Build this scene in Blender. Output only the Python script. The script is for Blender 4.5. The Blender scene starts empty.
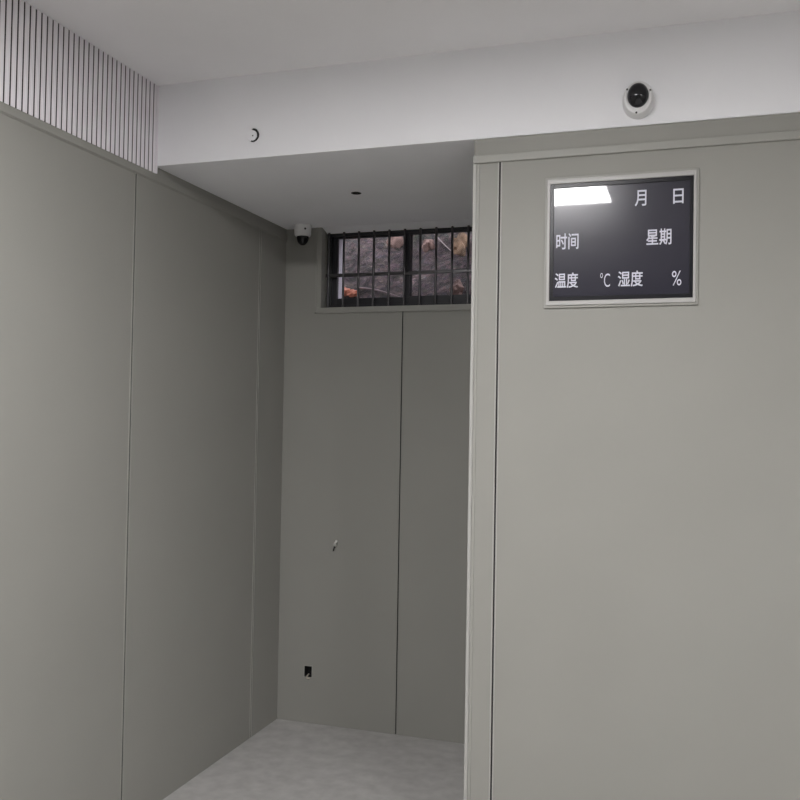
import bpy, bmesh, math, random
from mathutils import Vector, Matrix, noise

random.seed(7)
C = bpy.context.scene.collection
XL, XR = -2.123, 2.45            # left and right wall faces
YF, YA, YR = 3.145, 4.40, -2.60  # front of the bulkhead, alcove wall, rear wall
XC = -0.770                      # free edge of the protruding wall
ZS, ZC = 2.66, 2.995             # soffit and ceiling heights
EYE = 1.63

# ------------------------------------------------------------------ materials
def mat(name, col, rough=0.5, metal=0.0, noise_amt=0.0, noise_scale=6.0, bump=0.0, bump_scale=300.0,
        spec=0.5, coat=0.0, coat_rough=0.05):
    m = bpy.data.materials.new(name); m.use_nodes = True
    nt = m.node_tree; b = nt.nodes['Principled BSDF']
    b.inputs['Base Color'].default_value = (*col, 1)
    b.inputs['Roughness'].default_value = rough
    b.inputs['Metallic'].default_value = metal
    b.inputs['Specular IOR Level'].default_value = spec
    b.inputs['Coat Weight'].default_value = coat
    b.inputs['Coat Roughness'].default_value = coat_rough
    tc = nt.nodes.new('ShaderNodeTexCoord')
    if noise_amt:
        n = nt.nodes.new('ShaderNodeTexNoise'); n.inputs['Scale'].default_value = noise_scale
        n.inputs['Detail'].default_value = 4
        r = nt.nodes.new('ShaderNodeValToRGB')
        r.color_ramp.elements[0].position = 0.3; r.color_ramp.elements[1].position = 0.7
        r.color_ramp.elements[0].color = (*[c * (1 - noise_amt) for c in col], 1)
        r.color_ramp.elements[1].color = (*[c * (1 + noise_amt) for c in col], 1)
        nt.links.new(tc.outputs['Object'], n.inputs['Vector'])
        nt.links.new(n.outputs['Fac'], r.inputs['Fac'])
        nt.links.new(r.outputs['Color'], b.inputs['Base Color'])
    if bump:
        n2 = nt.nodes.new('ShaderNodeTexNoise'); n2.inputs['Scale'].default_value = bump_scale
        bp = nt.nodes.new('ShaderNodeBump'); bp.inputs['Strength'].default_value = bump
        bp.inputs['Distance'].default_value = 0.002
        nt.links.new(tc.outputs['Object'], n2.inputs['Vector'])
        nt.links.new(n2.outputs['Fac'], bp.inputs['Height'])
        nt.links.new(bp.outputs['Normal'], b.inputs['Normal'])
    return m

WALL = (0.315, 0.311, 0.287)
M = dict(
    wall=mat('grey_green_wall_panel', WALL, 0.5, noise_amt=0.02, noise_scale=2.5, bump=0.06, bump_scale=500, spec=0.12),
    trim=mat('grey_green_aluminium_trim', (0.335, 0.332, 0.305), 0.45, noise_amt=0.015, spec=0.3),
    trimpale=mat('pale_aluminium_trim', (0.42, 0.415, 0.395), 0.4, noise_amt=0.015, spec=0.3),
    gap=mat('dark_joint', (0.03, 0.03, 0.03), 0.8, noise_amt=0.1),
    white=mat('white_plaster', (0.87, 0.87, 0.895), 0.75, noise_amt=0.015, noise_scale=3, bump=0.05, bump_scale=160),
    ceil=mat('white_ceiling_paint', (0.87, 0.86, 0.87), 0.8, noise_amt=0.015, noise_scale=3),
    soffit=mat('white_soffit_paint', (0.56, 0.55, 0.545), 0.8, noise_amt=0.015, noise_scale=3),
    slat=mat('pale_slat_paint', (0.86, 0.825, 0.865), 0.42, noise_amt=0.02),
    slatback=mat('slat_backing', (0.055, 0.048, 0.053), 0.9, noise_amt=0.03),
    floor=mat('grey_vinyl_floor', (0.46, 0.45, 0.44), 0.45, noise_amt=0.12, noise_scale=14),
    frame=mat('beige_display_frame', (0.42, 0.41, 0.40), 0.42, noise_amt=0.015),
    bezel=mat('black_bezel', (0.012, 0.012, 0.015), 0.28, noise_amt=0.08, spec=0.2),
    ink=mat('white_print', (0.64, 0.64, 0.73), 0.6, noise_amt=0.02),
    camwhite=mat('white_camera_plastic', (0.74, 0.74, 0.74), 0.38, noise_amt=0.01),
    camgrey=mat('grey_white_camera_plastic', (0.62, 0.61, 0.60), 0.4, noise_amt=0.01),
    camblack=mat('black_camera_dome', (0.009, 0.009, 0.011), 0.07, noise_amt=0.05, spec=0.45),
    screw=mat('dark_screw_recess', (0.02, 0.02, 0.02), 0.6, noise_amt=0.1),
    winframe=mat('dark_window_aluminium', (0.022, 0.022, 0.027), 0.4, noise_amt=0.06),
    bar=mat('dark_steel_bar', (0.10, 0.096, 0.10), 0.34, metal=0.6, noise_amt=0.08, noise_scale=30),
    revealwhite=mat('white_outer_reveal', (0.88, 0.86, 0.90), 0.7, noise_amt=0.03),
    black=mat('black_plastic', (0.010, 0.010, 0.011), 0.5, noise_amt=0.1),
    hole=mat('dark_hole_lining', (0.020, 0.018, 0.017), 0.9, noise_amt=0.2, noise_scale=40),
    wire=mat('white_wire', (0.80, 0.79, 0.76), 0.45, noise_amt=0.02),
    beige=mat('beige_wire', (0.52, 0.47, 0.40), 0.5, noise_amt=0.05),
    rock=mat('tan_rock', (0.27, 0.185, 0.155), 0.9, noise_amt=0.6, noise_scale=16, bump=0.8, bump_scale=30),
    ochre=mat('ochre_rock', (0.30, 0.205, 0.13), 0.9, noise_amt=0.65, noise_scale=16, bump=0.8, bump_scale=30),
    orange=mat('orange_plastic', (0.70, 0.27, 0.165), 0.5, noise_amt=0.2, noise_scale=20),
    stick=mat('pale_dry_stick', (0.36, 0.31, 0.295), 0.8, noise_amt=0.15, noise_scale=30),
    root=mat('dusky_root', (0.28, 0.225, 0.22), 0.85, noise_amt=0.2, noise_scale=30),
)

def glass_mat():
    m = bpy.data.materials.new('window_glass'); m.use_nodes = True
    nt = m.node_tree; nt.nodes.clear()
    o = nt.nodes.new('ShaderNodeOutputMaterial'); mx = nt.nodes.new('ShaderNodeMixShader')
    t = nt.nodes.new('ShaderNodeBsdfTransparent'); t.inputs['Color'].default_value = (0.90, 0.88, 0.90, 1)
    g = nt.nodes.new('ShaderNodeBsdfGlossy'); g.inputs['Roughness'].default_value = 0.03
    lw = nt.nodes.new('ShaderNodeLayerWeight'); lw.inputs['Blend'].default_value = 0.12
    nt.links.new(lw.outputs['Fresnel'], mx.inputs['Fac'])
    nt.links.new(t.outputs[0], mx.inputs[1]); nt.links.new(g.outputs[0], mx.inputs[2])
    nt.links.new(mx.outputs[0], o.inputs['Surface'])
    return m
M['glass'] = glass_mat()

def screen_mat():
    m = mat('dark_display_glass', (0.030, 0.029, 0.042), 0.22, spec=0.22, coat=0.6, coat_rough=0.03)
    nt = m.node_tree; b = nt.nodes['Principled BSDF']
    n = nt.nodes.new('ShaderNodeTexNoise'); n.inputs['Scale'].default_value = 9
    r = nt.nodes.new('ShaderNodeMapRange')
    r.inputs['To Min'].default_value = 0.18; r.inputs['To Max'].default_value = 0.24
    nt.links.new(n.outputs['Fac'], r.inputs['Value']); nt.links.new(r.outputs['Result'], b.inputs['Roughness'])
    return m
M['screen'] = screen_mat()

def emit_mat(name, col, s):
    m = bpy.data.materials.new(name); m.use_nodes = True
    b = m.node_tree.nodes['Principled BSDF']
    b.inputs['Base Color'].default_value = (0.8, 0.8, 0.8, 1)
    b.inputs['Emission Color'].default_value = (*col, 1); b.inputs['Emission Strength'].default_value = s
    return m
M['lamp'] = emit_mat('lit_led_diffuser', (1.0, 0.985, 0.99), 83.0)

def bank_mat():
    m = bpy.data.materials.new('leaf_litter_bank'); m.use_nodes = True
    nt = m.node_tree; b = nt.nodes['Principled BSDF']; b.inputs['Roughness'].default_value = 0.95
    tc = nt.nodes.new('ShaderNodeTexCoord')
    v = nt.nodes.new('ShaderNodeTexVoronoi'); v.inputs['Scale'].default_value = 38
    n = nt.nodes.new('ShaderNodeTexNoise'); n.inputs['Scale'].default_value = 7.5; n.inputs['Detail'].default_value = 9
    n.inputs['Roughness'].default_value = 0.75; n.inputs['Distortion'].default_value = 1.2
    g = nt.nodes.new('ShaderNodeTexNoise'); g.inputs['Scale'].default_value = 2.6; g.inputs['Detail'].default_value = 3
    for x in (v, n, g): nt.links.new(tc.outputs['Object'], x.inputs['Vector'])
    r = nt.nodes.new('ShaderNodeValToRGB'); e = r.color_ramp.elements
    e[0].position = 0.36; e[0].color = (0.030, 0.024, 0.023, 1)
    e[1].position = 0.68; e[1].color = (0.62, 0.48, 0.44, 1)
    k = e.new(0.45); k.color = (0.115, 0.080, 0.078, 1)
    k = e.new(0.58); k.color = (0.22, 0.155, 0.15, 1)
    nt.links.new(n.outputs['Fac'], r.inputs['Fac'])
    mx = nt.nodes.new('ShaderNodeMix'); mx.data_type = 'RGBA'; mx.blend_type = 'OVERLAY'; mx.inputs['Factor'].default_value = 0.45
    nt.links.new(r.outputs['Color'], mx.inputs['A']); nt.links.new(v.outputs['Color'], mx.inputs['B'])
    hs = nt.nodes.new('ShaderNodeHueSaturation'); hs.inputs['Saturation'].default_value = 0.30
    nt.links.new(mx.outputs['Result'], hs.inputs['Color'])
    gr = nt.nodes.new('ShaderNodeMapRange')
    gr.inputs['From Min'].default_value = 0.52; gr.inputs['From Max'].default_value = 0.66; gr.inputs['To Max'].default_value = 0.65
    nt.links.new(g.outputs['Fac'], gr.inputs['Value'])
    m2 = nt.nodes.new('ShaderNodeMix'); m2.data_type = 'RGBA'; m2.blend_type = 'MULTIPLY'
    m2.inputs['B'].default_value = (0.55, 0.78, 0.58, 1)
    nt.links.new(gr.outputs['Result'], m2.inputs['Factor'])
    nt.links.new(hs.outputs['Color'], m2.inputs['A'])
    m3 = nt.nodes.new('ShaderNodeMix'); m3.data_type = 'RGBA'; m3.blend_type = 'MULTIPLY'; m3.inputs['Factor'].default_value = 1
    m3.inputs['B'].default_value = (0.76, 0.665, 0.65, 1)
    nt.links.new(m2.outputs['Result'], m3.inputs['A'])
    nt.links.new(m3.outputs['Result'], b.inputs['Base Color'])
    bp = nt.nodes.new('ShaderNodeBump'); bp.inputs['Strength'].default_value = 1.0; bp.inputs['Distance'].default_value = 0.06
    nt.links.new(n.outputs['Fac'], bp.inputs['Height']); nt.links.new(bp.outputs['Normal'], b.inputs['Normal'])
    return m
M['bank'] = bank_mat()

# ------------------------------------------------------------------ mesh helpers
def add_box(bm, x0, x1, y0, y1, z0, z1, bevel=0.0, seg=2):
    vs = [bm.verts.new((x, y, z)) for x in (x0, x1) for y in (y0, y1) for z in (z0, z1)]
    f = [(0, 1, 3, 2), (4, 6, 7, 5), (0, 4, 5, 1), (2, 3, 7, 6), (0, 2, 6, 4), (1, 5, 7, 3)]
    fs = [bm.faces.new([vs[i] for i in q]) for q in f]
    if bevel:
        es = list({e for q in fs for e in q.edges})
        bmesh.ops.bevel(bm, geom=es, offset=bevel, segments=seg, affect='EDGES', profile=0.5)

def add_lathe(bm, prof, seg=48, mtx=None):
    """prof: list of (radius, height) revolved about local Z, then placed by mtx."""
    mtx = mtx or Matrix(); rings = []
    for r, h in prof:
        if r < 1e-6: rings.append([bm.verts.new(mtx @ Vector((0, 0, h)))])
        else: rings.append([bm.verts.new(mtx @ Vector((r * math.cos(2 * math.pi * i / seg), r * math.sin(2 * math.pi * i / seg), h))) for i in range(seg)])
    for a, b in zip(rings, rings[1:]):
        for i in range(seg):
            j = (i + 1) % seg
            if len(a) == 1 and len(b) == 1: continue
            if len(a) == 1: bm.faces.new((a[0], b[i], b[j]))
            elif len(b) == 1: bm.faces.new((a[i], a[j], b[0]))
            else: bm.faces.new((a[i], a[j], b[j], b[i]))

def add_tube(bm, pts, rad, seg=10, caps=True):
    pts = [Vector(p) for p in pts]; rings = []
    for i, p in enumerate(pts):
        t = (pts[min(i + 1, len(pts) - 1)] - pts[max(i - 1, 0)]).normalized()
        a = t.orthogonal().normalized() if i == 0 else (a - t * a.dot(t)).normalized()
        b = t.cross(a)
        r = rad[i] if isinstance(rad, (list, tuple)) else rad
        rings.append([bm.verts.new(p + (a * math.cos(2 * math.pi * k / seg) + b * math.sin(2 * math.pi * k / seg)) * r) for k in range(seg)])
    for q, w in zip(rings, rings[1:]):
        for k in range(seg): bm.faces.new((q[k], q[(k + 1) % seg], w[(k + 1) % seg], w[k]))
    if caps: bm.faces.new(rings[0][::-1]); bm.faces.new(rings[-1])

def curve_pts(ctrl, n=8):
    c = [Vector(p) for p in ctrl]; c = [2 * c[0] - c[1]] + c + [2 * c[-1] - c[-2]]; out = []
    for i in range(1, len(c) - 2):
        for k in range(n):
            t = k / n
            out.append(0.5 * ((2 * c[i]) + (c[i + 1] - c[i - 1]) * t + (2 * c[i - 1] - 5 * c[i] + 4 * c[i + 1] - c[i + 2]) * t * t + (3 * c[i] - c[i - 1] - 3 * c[i + 1] + c[i + 2]) * t ** 3))
    out.append(c[-2]); return out

def obj(name, bm, m, parent=None, smooth=False, origin=None):
    bmesh.ops.recalc_face_normals(bm, faces=bm.faces[:])
    if origin is not None: bmesh.ops.translate(bm, verts=bm.verts[:], vec=-Vector(origin))
    me = bpy.data.meshes.new(name); bm.to_mesh(me); bm.free()
    me.materials.append(M[m])
    if smooth:
        for p in me.polygons: p.use_smooth = True
        me.set_sharp_from_angle(angle=math.radians(35))
    o = bpy.data.objects.new(name, me); C.objects.link(o)
    if origin is not None: o.location = origin
    if parent: o.parent = parent
    return o

def box(name, m, dims, parent=None, bevel=0.0, base=None):
    """dims in world metres; base = world location of the parent Empty."""
    bm = bmesh.new(); add_box(bm, *dims, bevel=bevel)
    if base is not None: bmesh.ops.translate(bm, verts=bm.verts[:], vec=-Vector(base))
    return obj(name, bm, m, parent)

def struct(o):
    o['kind'] = 'structure'; return o

def tag(o, label, cat, group=None):
    o['label'] = label; o['category'] = cat
    if group: o['group'] = group
    return o

def thing(name, label, cat, loc, group=None):
    o = bpy.data.objects.new(name, None); C.objects.link(o); o.location = loc
    o.empty_display_size = 0.05
    return tag(o, label, cat, group)

def carve(o, cutters):
    """really cut the holes: boolean difference baked into the mesh, cutters deleted."""
    tmp = []
    for bm, m in cutters:
        c = obj('cutter', bm, m); tmp.append(c)
        md = o.modifiers.new('cut', 'BOOLEAN'); md.object = c; md.operation = 'DIFFERENCE'; md.solver = 'EXACT'
        md.material_mode = 'TRANSFER'
    bpy.context.view_layer.update()
    dg = bpy.context.evaluated_depsgraph_get()
    me = bpy.data.meshes.new_from_object(o.evaluated_get(dg))
    old = o.data; o.modifiers.clear(); o.data = me; me.name = old.name
    for c in tmp:
        d = c.data; bpy.data.objects.remove(c); bpy.data.meshes.remove(d)
    return o

def bm_box(*d):
    bm = bmesh.new(); add_box(bm, *d); return bm

TO_WALL = Matrix.Rotation(math.radians(90), 4, 'X')      # local +Z -> world -Y (out of a wall that faces the camera)
def at(loc, rot=None):
    return Matrix.Translation(Vector(loc)) @ (rot or Matrix())

# ------------------------------------------------------------------ room shell
struct(box('floor', 'floor', (XL - .15, XR + .15, YR - .15, YA + .3, -0.12, 0)))
struct(box('ceiling', 'ceil', (XL - .15, XR + .15, YR - .15, YF + 0.02, ZC, ZC + .12)))

# left wall: panels with real joints
gaps_left = (4.093, 3.015, 1.937, 0.859, -0.219, -1.297)
wl = box('wall_left', 'wall', (XL - .15, XL, YR - .15, YA + .3, 0, ZC))
carve(wl, [(bm_box(XL - .006, XL + .05, g - .005, g + .005, -.1, 2.60), 'gap') for g in gaps_left])
struct(wl)
struct(box('wall_right', 'wall', (XR, XR + .15, YR - .15, YA, 0, ZC)))
struct(box('wall_rear', 'wall', (XL, XR, YR - .15, YR, 0, ZC)))

# protruding wall on the right (carries the display)
YW = YF + 0.008
gaps_front = (-0.6735, 0.48, 1.634)
wf = box('wall_front', 'wall', (XC, XR, YW, YA, 0, ZS))
carve(wf, [(bm_box(g - .003, g + .003, YW - .05, YW + .007, -.1, 2.60), 'gap') for g in gaps_front])
struct(wf)

# alcove wall with window opening, joint and a socket hole
OX0, OX1, OZ0 = -1.911, -0.979, 2.225
SX0, SX1, SZ0, SZ1 = -1.968, -1.923, 0.243, 0.303
wa = box('wall_alcove', 'wall', (XL, XR, YA, YA + .30, 0, ZS))
carve(wa, [(bm_box(OX0, OX1, YA - .1, YA + .5, OZ0, ZS + .1), 'wall'),
           (bm_box(-1.4485, -1.4425, YA - .05, YA + .007, -.1, 2.197), 'gap'),
           (bm_box(SX0, SX1, YA - .05, YA + .045, SZ0, SZ1), 'hole')])
struct(wa)

# white bulkhead; its underside is the alcove soffit. Two round holes.
HX, HZ = -1.672, 2.750
bk = box('ceiling_bulkhead', 'white', (XL, XR, YF, YA + .30, ZS, ZC + .12))
h1 = bmesh.new(); add_lathe(h1, [(0, -.05), (.026, -.05), (.026, .05), (0, .05)], 40, at((HX, YF, HZ), TO_WALL))
h2 = bmesh.new(); add_lathe(h2, [(0, -.05), (.0235, -.05), (.0235, .05), (0, .05)], 40, at((-1.470, 3.762, ZS)))
carve(bk, [(h1, 'hole'), (h2, 'hole')]); struct(bk)

# joint strips: two slim lips either side of each open joint
n = 0
def trim(bm, m='trim'):
    global n
    n += 1
    return struct(obj('trim_%d' % n, bm, m))
for g in gaps_left:
    bm = bmesh.new()
    for s in (-1, 1): add_box(bm, XL - .001, XL + .0032, g + s * .0072 - .0026, g + s * .0072 + .0026, 0, 2.598, 0.001)
    trim(bm)
for g in gaps_front:
    bm = bmesh.new()
    for s in (-1, 1): add_box(bm, g + s * .0055 - .0025, g + s * .0055 + .0025, YW - .0025, YW + .001, 0, 2.569, 0.001)
    trim(bm, 'trimpale')
bm = bmesh.new()
for s in (-1, 1): add_box(bm, -1.4455 + s * .0048 - .0018, -1.4455 + s * .0048 + .0018, YA - .0022, YA + .001, 0, 2.194, 0.001)
trim(bm)

# crown mouldings: band above is the wall itself
bm = bmesh.new()
add_box(bm, XL - .001, XL + .006, YR, YA, 2.598, 2.629, 0.0015); add_box(bm, XL - .001, XL + .003, YR, YA, 2.594, 2.600, 0.0008)
trim(bm, 'wall')
bm = bmesh.new()
add_box(bm, XC - .003, XR, YW - .009, YW + .001, 2.570, 2.599, 0.003, 3)
trim(bm, 'trim')
# corner profile of the protruding wall
bm = bmesh.new()
add_box(bm, XC - .003, XC + .010, YW - .006, YW + .02, 0, 2.569, 0.002)
add_box(bm, XC - .003, XC + .001, YW, YW + .022, 0, 2.569, 0.001)
trim(bm, 'trimpale')
bm = bmesh.new(); add_box(bm, XC + .0105, XC + .021, YW - .0035, YW + .001, 0, 2.569, 0.0012); trim(bm, 'trim')

# window surround on the alcove wall
bm = bmesh.new()
for x0, x1 in ((OX0 - .032, OX0), (OX1, OX1 + .032)): add_box(bm, x0, x1, YA - .007, YA + .001, OZ0, ZS - .001, 0.002)
add_box(bm, OX0 - .032, OX1 + .032, YA - .007, YA + .001, OZ0 - .031, OZ0, 0.002)
for x0, x1 in ((OX0 - .032, OX0 - .022), (OX1 + .022, OX1 + .032)): add_box(bm, x0, x1, YA - .010, YA - .006, OZ0 - .031, ZS - .001, 0.001)
add_box(bm, OX0 - .032, OX1 + .032, YA - .010, YA - .006, OZ0 - .031, OZ0 - .022, 0.001)
trim(bm, 'trim')
# head lining of the window recess, sloping down to the frame
bm = bmesh.new()
sec = [(YA - .001, ZS - .0012), (YA + .068, ZS - .020), (YA + .132, ZS - .020), (YA + .132, ZS), (YA - .001, ZS)]
ra = [bm.verts.new((OX0, y, z)) for y, z in sec]; rb = [bm.verts.new((OX1, y, z)) for y, z in sec]
bm.faces.new(ra); bm.faces.new(rb[::-1])
for q in range(5): bm.faces.new((ra[q], ra[(q + 1) % 5], rb[(q + 1) % 5], rb[q]))
trim(bm, 'white')
# white plastered reveal outside the window
bm = bmesh.new()
for x0, x1 in ((OX0 - .001, OX0 + .004), (OX1 - .004, OX1 + .001)): add_box(bm, x0, x1, YA + .13, YA + .301, OZ0, ZS)
add_box(bm, OX0, OX1, YA + .13, YA + .301, OZ0 - .001, OZ0 + .004)
trim(bm, 'revealwhite')

# ------------------------------------------------------------------ window (sliding, dark frame)
wb = Vector(((OX0 + OX1) / 2, YA + .10, OZ0))
w = bpy.data.objects.new('window_1', None); C.objects.link(w); w.location = wb; struct(w)
WZ1 = ZS - .020
def wobj(name, m, boxes, bevel=0.0015):
    bm = bmesh.new()
    for b in boxes: add_box(bm, *b, bevel=bevel)
    bmesh.ops.translate(bm, verts=bm.verts[:], vec=-wb)
    return obj(name, bm, m, w)
y0 = YA + .075
wobj('window_frame', 'winframe', [
    (OX0, OX0 + .024, y0, y0 + .055, OZ0, WZ1), (OX1 - .026, OX1, y0, y0 + .055, OZ0, WZ1),
    (OX0, OX1, y0, y0 + .055, OZ0, OZ0 + .022), (OX0, OX1, y0, y0 + .055, WZ1 - .016, WZ1)])
def sash(x0, x1, ya, handle):
    z0, z1 = OZ0 + .020, WZ1 - .014; s = .032
    f = wobj('sash', 'winframe', [(x0, x0 + s, ya, ya + .022, z0, z1), (x1 - s, x1, ya, ya + .022, z0, z1),
                                  (x0 + s, x1 - s, ya, ya + .022, z0, z0 + .042), (x0 + s, x1 - s, ya, ya + .022, z1 - .010, z1)])
    bm = bmesh.new(); add_box(bm, x0 + s - .004, x1 - s + .004, ya + .009, ya + .013, z0 + .030, z1 - .007)
    bmesh.ops.translate(bm, verts=bm.verts[:], vec=-wb)
    obj('pane', bm, 'glass', f)
    if handle:
        bm = bmesh.new()
        add_box(bm, handle - .008, handle + .008, ya - .012, ya, 2.405, 2.475, .002)
        add_tube(bm, curve_pts([(handle, ya - .012, 2.47), (handle + .004, ya - .026, 2.45), (handle + .012, ya - .030, 2.41)], 5), .006, 8)
        bmesh.ops.translate(bm, verts=bm.verts[:], vec=-wb)
        obj('latch', bm, 'black', f)
sash(OX0 + .0175, -1.436, y0 + .026, None)
sash(-1.470, OX1 - .022, y0 + .004, -1.452)

# security grille in front of the window: one steel frame, nine and more rods
gb = Vector(((OX0 + OX1) / 2, YA + .063, OZ0))
g = thing('window_grille', 'dark steel security bars fixed across the high alcove window', 'window grille', gb)
def gobj(name, bm):
    bmesh.ops.translate(bm, verts=bm.verts[:], vec=-gb); return obj(name, bm, 'bar', g, smooth=True)
bm = bmesh.new(); add_box(bm, OX0, OX1, YA + .058, YA + .068, 2.398, 2.417, .0015); gobj('crossbar', bm)
for i in range(11):
    x = -1.4623 + (i - 5) * .0869
    bm = bmesh.new(); add_tube(bm, [(x, YA + .063, OZ0), (x, YA + .063, ZS - .017)], .0066, 12); gobj('bar', bm)

# ------------------------------------------------------------------ slatted panel over the left wall
sb = Vector((XL, YF, 2.629))
sp = thing('slatted_wall_panel', 'pale grey vertical slat panel running along the top of the left wall', 'slatted panel', sb)
SY0 = YR
box('backing_board', 'slatback', (XL + .0005, XL + .004, SY0, YF - .001, 2.631, ZC - .001), sp, base=sb)
bm = bmesh.new(); y = YF - .004
pitch = .0276
while y - .0205 > SY0:
    # ribbed slat: a wide flat and a narrow step beside it
    add_box(bm, XL + .003, XL + .0068, y - .0190, y, 2.629, ZC - .001, .0008, 1)
    add_box(bm, XL + .0060, XL + .0080, y - .0130, y - .0065, 2.629, ZC - .001, .0006, 1)
    y -= pitch
bmesh.ops.translate(bm, verts=bm.verts[:], vec=-sb); obj('slats', bm, 'slat', sp)
box('end_strip', 'slat', (XL + .0005, XL + .012, YF - .0025, YF - .0003, 2.629, ZC - .001), sp, base=sb)

# ------------------------------------------------------------------ wall display
db = Vector((-0.2465, YW, 2.265))
d = thing('wall_display', 'dark framed wall screen showing date, time, temperature and humidity captions', 'display panel', db)
def ring(bm, o, i, y0, y1, bev):
    """rectangular picture-frame ring: o and i are (x0, x1, z0, z1)."""
    add_box(bm, o[0], i[0], y0, y1, o[2], o[3], bev); add_box(bm, i[1], o[1], y0, y1, o[2], o[3], bev)
    add_box(bm, i[0] - .001, i[1] + .001, y0, y1, o[2], i[2], bev); add_box(bm, i[0] - .001, i[1] + .001, y0, y1, i[3], o[3], bev)
def dobj(name, bm, m, parent=d, smooth=False):
    bmesh.ops.translate(bm, verts=bm.verts[:], vec=-db); return obj(name, bm, m, parent, smooth)
OUT = (-0.5075, 0.0120, 2.034, 2.498); MID = (-0.4990, 0.0045, 2.042, 2.490); INN = (-0.4885, -0.0050, 2.058, 2.473)
SCR = (-0.4755, -0.0165, 2.073, 2.458)
bm = bmesh.new(); ring(bm, OUT, (MID[0] + .001, MID[1] - .001, MID[2] + .001, MID[3] - .001), YW - .008, YW + .001, .0012)
dobj('outer_frame', bm, 'trim')
bm = bmesh.new(); ring(bm, MID, INN, YW - .014, YW + .001, .002)
dobj('frame', bm, 'frame')
bm = bmesh.new(); ring(bm, (INN[0] - .001, INN[1] + .001, INN[2] - .001, INN[3] + .001), SCR, YW - .009, YW + .001, .0015)
dobj('bezel', bm, 'bezel')
bm = bmesh.new(); add_box(bm, SCR[0] - .003, SCR[1] + .003, YW - .0065, YW - .002, SCR[2] - .003, SCR[3] + .003)
scr = dobj('screen', bm, 'screen')

def caption(txt, x0, z0, x1, z1, weight=0.012):
    cu = bpy.data.curves.new('caption', 'FONT'); cu.body = txt; cu.size = 1.0; cu.extrude = 0.004
    cu.offset = weight; cu.resolution_u = 6
    t = bpy.data.objects.new('caption_text', cu); C.objects.link(t)
    bpy.context.view_layer.update()
    me = bpy.data.meshes.new_from_object(t.evaluated_get(bpy.context.evaluated_depsgraph_get()))
    bpy.data.objects.remove(t); bpy.data.curves.remove(cu)
    xs = [v.co.x for v in me.vertices]; ys = [v.co.y for v in me.vertices]
    ax, bx, ay, by = min(xs), max(xs), min(ys), max(ys)
    for v in me.vertices:
        x, y, z = v.co
        v.co = (x0 + (x - ax) / (bx - ax) * (x1 - x0) - db.x, YW - .0066 - z * .12 - db.y, z0 + (y - ay) / (by - ay) * (z1 - z0) - db.z)
    me.name = 'caption'; me.materials.clear(); me.materials.append(M['ink'])
    o = bpy.data.objects.new('caption', me); C.objects.link(o); o.parent = d
    bm = bmesh.new(); bm.from_mesh(me); bmesh.ops.recalc_face_normals(bm, faces=bm.faces[:]); bm.to_mesh(me); bm.free()
    return o
for txt, a in (('月', (-0.1981, 2.3792, -0.1594, 2.4346)), ('日', (-0.0714, 2.3803, -0.0376, 2.4316)),
               ('时间', (-0.4662, 2.2373, -0.3857, 2.2929)), ('星期', (-0.1587, 2.2384, -0.0732, 2.2930)),
               ('温度', (-0.4697, 2.1005, -0.3851, 2.1532)), ('°C', (-0.3118, 2.1003, -0.2760, 2.1477)),
               ('湿度', (-0.2521, 2.0987, -0.1654, 2.1520)), ('%', (-0.0729, 2.0981, -0.0395, 2.1464))):
    if a[0] < 2 and a[1] < 2.3: a = (a[0], a[1] + .003, a[2] - .0025, a[3] + .0045)
    caption(txt, *a, weight=0.012 if ord(txt[0]) > 0x3000 else -0.004)

# ------------------------------------------------------------------ dome camera on the bulkhead
cb = Vector((-0.189, YF, 2.743))
c = thing('mounted_dome_camera', 'round white dome camera with black lens on the white bulkhead above the screen', 'security camera', cb)
def cobj(name, bm, m, par): return obj(name, bm, m, par, smooth=True)
OVAL = Matrix.Diagonal((1.0, 1.0, 1.17, 1.0)) @ TO_WALL      # the housing is a little taller than wide
bm = bmesh.new()
add_lathe(bm, [(0, 0), (.0535, 0), (.0535, .012), (.0525, .024), (.0490, .036), (.0460, .040), (.0370, .0415), (.0360, .039), (0, .039)], 64, OVAL)
cobj('housing', bm, 'camwhite', c)
bm = bmesh.new()
add_lathe(bm, [(.0362, .036)] + [(.0362 * math.cos(a), .039 + .030 * math.sin(a)) for a in [i * math.pi / 2 / 12 for i in range(12)]] + [(0, .069)], 64, Matrix.Translation((0, 0, .007)) @ Matrix.Diagonal((.98, 1.0, 1.17, 1.0)) @ TO_WALL)
dm = cobj('dome', bm, 'camblack', c)
for k in range(3):
    a = math.radians(-96 + 120 * k)
    bm = bmesh.new()
    add_lathe(bm, [(0, .0365), (.0034, .0365), (.0034, .0412), (.0022, .0415), (.0020, .0405), (0, .0405)], 16,
              Matrix.Translation((.0445 * math.cos(a), 0, .0445 * 1.17 * math.sin(a))) @ TO_WALL)
    cobj('screw', bm, 'screw', c)

# dome camera hanging from the alcove soffit
kb = Vector((-1.992, 4.325, ZS))
k = thing('mounted_dome_camera', 'small white cylinder camera with dark dome under the alcove soffit beside the window', 'security camera', kb)
bm = bmesh.new(); add_lathe(bm, [(0, 0), (.048, 0), (.048, -.006), (.0460, -.009), (.0445, -.048), (.041, -.058), (.036, -.061), (0, -.061)], 48)
hs = cobj('housing', bm, 'camwhite', k)
bm = bmesh.new(); add_lathe(bm, [(.032, -.056)] + [(.032 * math.cos(a), -.064 - .044 * math.sin(a)) for a in [i * math.pi / 2 / 12 for i in range(12)]] + [(0, -.108)], 48)
cobj('dome', bm, 'camblack', k)
bm = bmesh.new()
a = math.radians(-50)
mx = Matrix.Translation((.0450 * math.cos(a), .0450 * math.sin(a), -.026)) @ Matrix.Rotation(a, 4, 'Z') @ Matrix.Rotation(math.radians(90), 4, 'Y')
add_lathe(bm, [(0, -.002), (.0055, -.002), (.0055, .0016), (0, .0016)], 20, mx)
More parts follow.
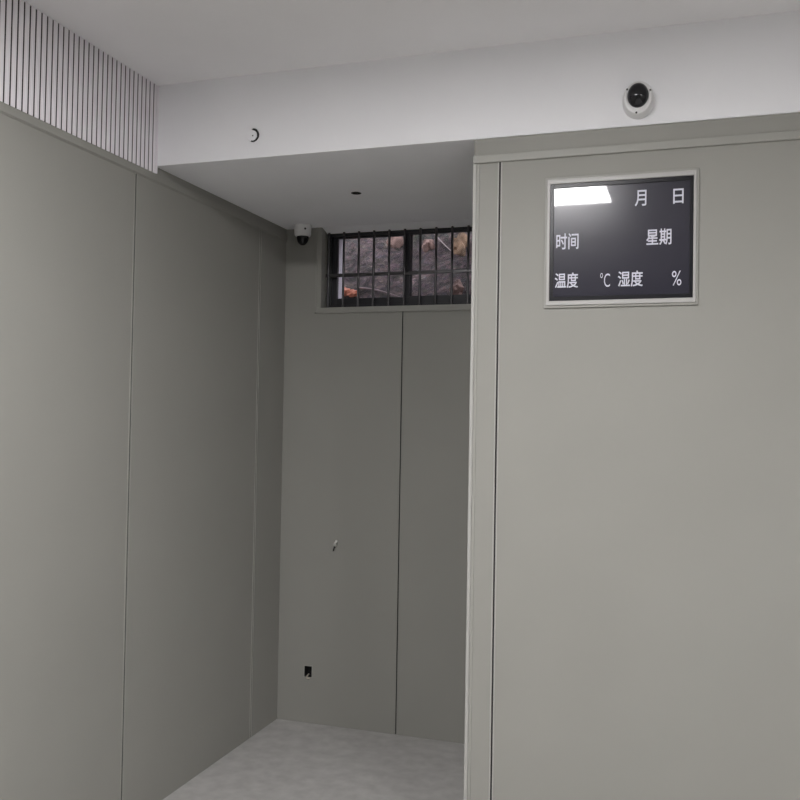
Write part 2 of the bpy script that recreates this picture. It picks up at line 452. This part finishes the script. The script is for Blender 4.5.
cobj('status_window', bm, 'screw', hs)

# ------------------------------------------------------------------ small fittings
# loose round cap in the bulkhead hole
hb = Vector((HX - .007, YF, HZ))
hc = thing('hole_cap', 'small white round cap half covering a dark hole in the bulkhead', 'cap', hb)
tilt = TO_WALL @ Matrix.Rotation(math.radians(6), 4, 'Y')
bm = bmesh.new(); add_lathe(bm, [(0, -.012), (.018, -.012), (.0215, -.001), (.0232, .002), (.0220, .0042), (0, .0046)], 40, tilt)
disc = cobj('disc', bm, 'white', hc)
bm = bmesh.new(); add_lathe(bm, [(0, .003), (.0026, .003), (.0026, .0058), (0, .0062)], 14, tilt @ Matrix.Translation((.006, -.002, 0)))
cobj('screw', bm, 'screw', hc)
# short dark wire curling round the hole rim
bm = bmesh.new()
pts = [(HX + .0225 * math.cos(t), YF - .0015 - .002 * math.sin(t * 2) ** 2, HZ + .0235 * math.sin(t)) for t in [math.radians(q) for q in range(95, -111, -12)]]
add_tube(bm, pts, [.0046] * 5 + [.0026] * (len(pts) - 9) + [.0032] * 4, 8)
wr = obj('wire', bm, 'black', None, smooth=True, origin=(HX, YF, HZ))
tag(wr, 'short black wire curling round the right rim of the bulkhead hole', 'wire')

# dark spring-clip socket in the soffit hole
fb = Vector((-1.470, 3.762, ZS))
f = thing('soffit_socket', 'small dark round socket set in the alcove soffit', 'ceiling socket', fb)
bm = bmesh.new(); add_lathe(bm, [(.0234, .030), (.0234, -.0006), (.0225, -.0014), (.0195, -.0012), (.0185, .0), (.0185, .030)], 40)
cobj('rim', bm, 'camgrey' if False else 'hole', f)
bm = bmesh.new(); add_lathe(bm, [(0, .020), (.018, .020), (.018, .026), (0, .026)], 30)
cobj('core', bm, 'black', f)

# open electrical box low on the alcove wall
eb = Vector(((SX0 + SX1) / 2, YA, SZ0))
e = thing('electrical_box', 'open black electrical box set low in the alcove wall', 'electrical box', eb)
bm = bmesh.new()
ring(bm, (SX0 - .003, SX1 + .003, SZ0 - .003, SZ1 + .003), (SX0 + .0015, SX1 - .0015, SZ0 + .0015, SZ1 - .0015), YA - .0018, YA + .0005, .0006)
bmesh.ops.translate(bm, verts=bm.verts[:], vec=-eb); obj('rim', bm, 'trim', e)
bm = bmesh.new()
add_box(bm, SX0 + .001, SX1 - .001, YA + .040, YA + .044, SZ0 + .001, SZ1 - .001)
add_box(bm, SX0 + .0008, SX0 + .0028, YA + .001, YA + .042, SZ0 + .001, SZ1 - .001)
add_box(bm, SX1 - .0028, SX1 - .0008, YA + .001, YA + .042, SZ0 + .001, SZ1 - .001)
add_box(bm, SX0 + .001, SX1 - .001, YA + .001, YA + .042, SZ1 - .0028, SZ1 - .0008)
add_box(bm, SX0 + .001, SX1 - .001, YA + .001, YA + .042, SZ0 + .0008, SZ0 + .0028)
bmesh.ops.translate(bm, verts=bm.verts[:], vec=-eb); obj('box_liner', bm, 'black', e)
bm = bmesh.new()
add_tube(bm, curve_pts([(SX0 + .012, YA + .034, SZ0 + .006), (SX0 + .013, YA + .012, SZ0 + .003), (SX0 + .020, YA - .006, SZ0 - .003), (SX0 + .036, YA - .008, SZ0 - .004)], 5), .0042, 10)
bmesh.ops.translate(bm, verts=bm.verts[:], vec=-eb); obj('wire_end', bm, 'beige', e, smooth=True)

# cut white wire poking out of the alcove wall
wb2 = Vector((-1.8005, YA, 0.955))
ws = thing('wire_stub', 'short white cut wire poking out of the alcove wall below the window', 'wire', wb2)
bm = bmesh.new()
add_tube(bm, curve_pts([(0, .012, 0), (.001, -.008, .001), (.006, -.020, .014), (.016, -.026, .028)], 6), .0062, 10)
obj('insulation', bm, 'wire', ws, smooth=True)
bm = bmesh.new()
add_tube(bm, curve_pts([(-.001, .010, -.003), (-.002, -.006, -.006), (-.006, -.010, -.018), (-.008, -.009, -.028)], 6), [.0046] * 9 + [.0036] * 10, 10)
obj('stub_shadow', bm, 'black', ws, smooth=True)  # black tube shaped as the shadow below the white wire

# ------------------------------------------------------------------ ceiling lamps (left: mirrors in the screen; right: unseen, added to balance the wall light)
lamp0 = thing('ceiling_light', 'lit square led panel in the ceiling mirrored in the wall screen', 'ceiling light', (-0.775, 1.03, ZC), 'led ceiling panels')
bm = bmesh.new()
add_box(bm, -.30, .30, -.30, -.288, -.012, .0, .001); add_box(bm, -.30, .30, .288, .30, -.012, .0, .001)
add_box(bm, -.30, -.288, -.289, .289, -.012, .0, .001); add_box(bm, .288, .30, -.289, .289, -.012, .0, .001)
obj('lamp_frame', bm, 'camwhite', lamp0)
bm = bmesh.new(); add_box(bm, -.289, .289, -.289, .289, -.008, -.001); obj('diffuser', bm, 'lamp', lamp0)

for loc, lab in (((2.0, -0.2, ZC), 'added unseen led ceiling panel near the right wall, balancing the light on the walls'),):
    r = lamp0.copy(); C.objects.link(r); r.location = loc; r['label'] = lab
    for ch in list(lamp0.children):
        q = ch.copy(); C.objects.link(q); q.parent = r

# ------------------------------------------------------------------ outside: a steep leaf-littered bank behind the window
def bank_z(x, y):
    h = 2.13 + (y - 4.75)
    h += .05 * noise.noise((x * 2.1, y * 2.1, 0)) + .030 * noise.noise((x * 7, y * 7, 3)) + .014 * noise.noise((x * 19, y * 19, 5))
    return h
bm = bmesh.new(); nx, ny = 170, 110; gv = []
for j in range(ny + 1):
    y = 4.72 + (j / ny) ** 1.5 * 2.6
    gv.append([bm.verts.new((x, y, bank_z(x, y))) for x in [-4.6 + i / nx * 5.2 for i in range(nx + 1)]])
for j in range(ny):
    for i in range(nx): bm.faces.new((gv[j][i], gv[j][i + 1], gv[j + 1][i + 1], gv[j + 1][i]))
bm2 = bm
bk2 = obj('ground_bank', bm2, 'bank', smooth=True); struct(bk2)
struct(box('ground_outside', 'bank', (-4.6, 0.6, 4.70, 7.3, 1.6, 2.0)))

def lump(name, m, loc, r, label, cat, group=None, seed=0, amp=.35):
    bm = bmesh.new(); bmesh.ops.create_icosphere(bm, subdivisions=3, radius=1)
    for v in bm.verts:
        q = v.co.copy(); s = 1 + amp * 1.7 * noise.noise(q * 1.4 + Vector((seed * 7.3, 0, 0))) + amp * .8 * noise.noise(q * 3.2 + Vector((0, seed * 3.1, 0)))
        v.co = Vector((q.x * r[0], q.y * r[1], q.z * r[2])) * s
    o = obj(name, bm, m, smooth=True); o.location = (loc[0], loc[1], bank_z(loc[0], loc[1]) + r[2] * .25)
    return tag(o, label, cat, group)
lump('rock', 'rock', (-1.834, 5.39), (.050, .04, .065), 'tan rock on the bank behind the upper panes just left of the window mullion', 'rock', 'rocks on the bank', 1)
lump('rock', 'rock', (-1.600, 5.35), (.040, .05, .045), 'rounded tan rock high on the bank just right of the window mullion', 'rock', 'rocks on the bank', 2)
lump('rock', 'ochre', (-1.372, 5.28), (.050, .05, .085), 'large ochre rock on the bank behind the rightmost upper window gap', 'rock', 'rocks on the bank', 3)
lump('rock', 'rock', (-1.310, 5.00), (.045, .05, .050), 'pinkish tan rock at the foot of the bank behind the rightmost lower window gap', 'rock', 'rocks on the bank', 4)
ob = Vector((-1.985, 5.00, bank_z(-1.985, 5.00)))
bm = bmesh.new()
for dx, dz, rr, sd in ((-.028, .022, (.034, .03, .026), 3), (.022, .012, (.042, .03, .022), 8)):
    b2 = bmesh.new(); bmesh.ops.create_icosphere(b2, subdivisions=3, radius=1)
    for v in b2.verts:
        q = v.co.copy(); s = 1 + .5 * noise.noise(q * 2.2 + Vector((sd * 3.3, 0, 0)))
        v.co = Vector((q.x * rr[0] + dx / s, q.y * rr[1], q.z * rr[2] + dz / s)) * s
    me = bpy.data.meshes.new('t'); b2.to_mesh(me); b2.free(); bm.from_mesh(me); bpy.data.meshes.remove(me)
o = obj('plastic_bag', bm, 'orange', smooth=True); o.location = ob
tag(o, 'crumpled orange plastic scrap lying on the bank at the lower left window corner', 'plastic bag')
def stick(name, ctrl, rad, m, label, cat):
    bm = bmesh.new(); p = [(x, y, bank_z(x, y) + h) for x, y, h in ctrl]
    add_tube(bm, curve_pts(p, 8), rad, 8)
    tag(obj(name, bm, m, smooth=True, origin=p[0]), label, cat)
stick('stick', [(-1.575, 5.42, .03), (-1.49, 5.335, .03), (-1.40, 5.235, .02)], .0036, 'stick', 'thin pale stick leaning diagonally on the bank behind the upper right panes', 'stick')
stick('root', [(-1.95, 5.04, .012), (-1.80, 5.00, .016), (-1.60, 4.965, .012)], .006, 'root', 'thin pale root lying along the foot of the bank behind the left pane', 'root')

# ------------------------------------------------------------------ sky, camera, colour
wd = bpy.data.worlds.new('overcast_sky'); bpy.context.scene.world = wd; wd.use_nodes = True
bg = wd.node_tree.nodes['Background']; bg.inputs['Color'].default_value = (0.86, 0.88, 0.95, 1); bg.inputs['Strength'].default_value = 2.2

yaw, roll, pit, foc = 0.319, 0.0170, 0.0220, 888.2
R = Vector((math.cos(yaw), math.sin(yaw), 0)); F0 = Vector((-math.sin(yaw), math.cos(yaw), 0)); U0 = Vector((0, 0, 1))
F = F0 * math.cos(pit) + U0 * math.sin(pit); U = U0 * math.cos(pit) - F0 * math.sin(pit)
r_ = (R + roll * U).normalized(); u_ = (U - roll * R).normalized()
cam = bpy.data.cameras.new('camera'); cam.sensor_width = 36; cam.lens = 36 * foc / 800; cam.clip_start = .02
co = bpy.data.objects.new('camera', cam); C.objects.link(co)
co.matrix_world = Matrix(((r_.x, u_.x, -F.x, 0), (r_.y, u_.y, -F.y, 0), (r_.z, u_.z, -F.z, EYE), (0, 0, 0, 1)))
S = bpy.context.scene; S.camera = co
S.view_settings.view_transform = 'Standard'; S.view_settings.look = 'None'
S.view_settings.exposure = 0.0; S.view_settings.gamma = 1.0; S.view_settings.use_curve_mapping = False
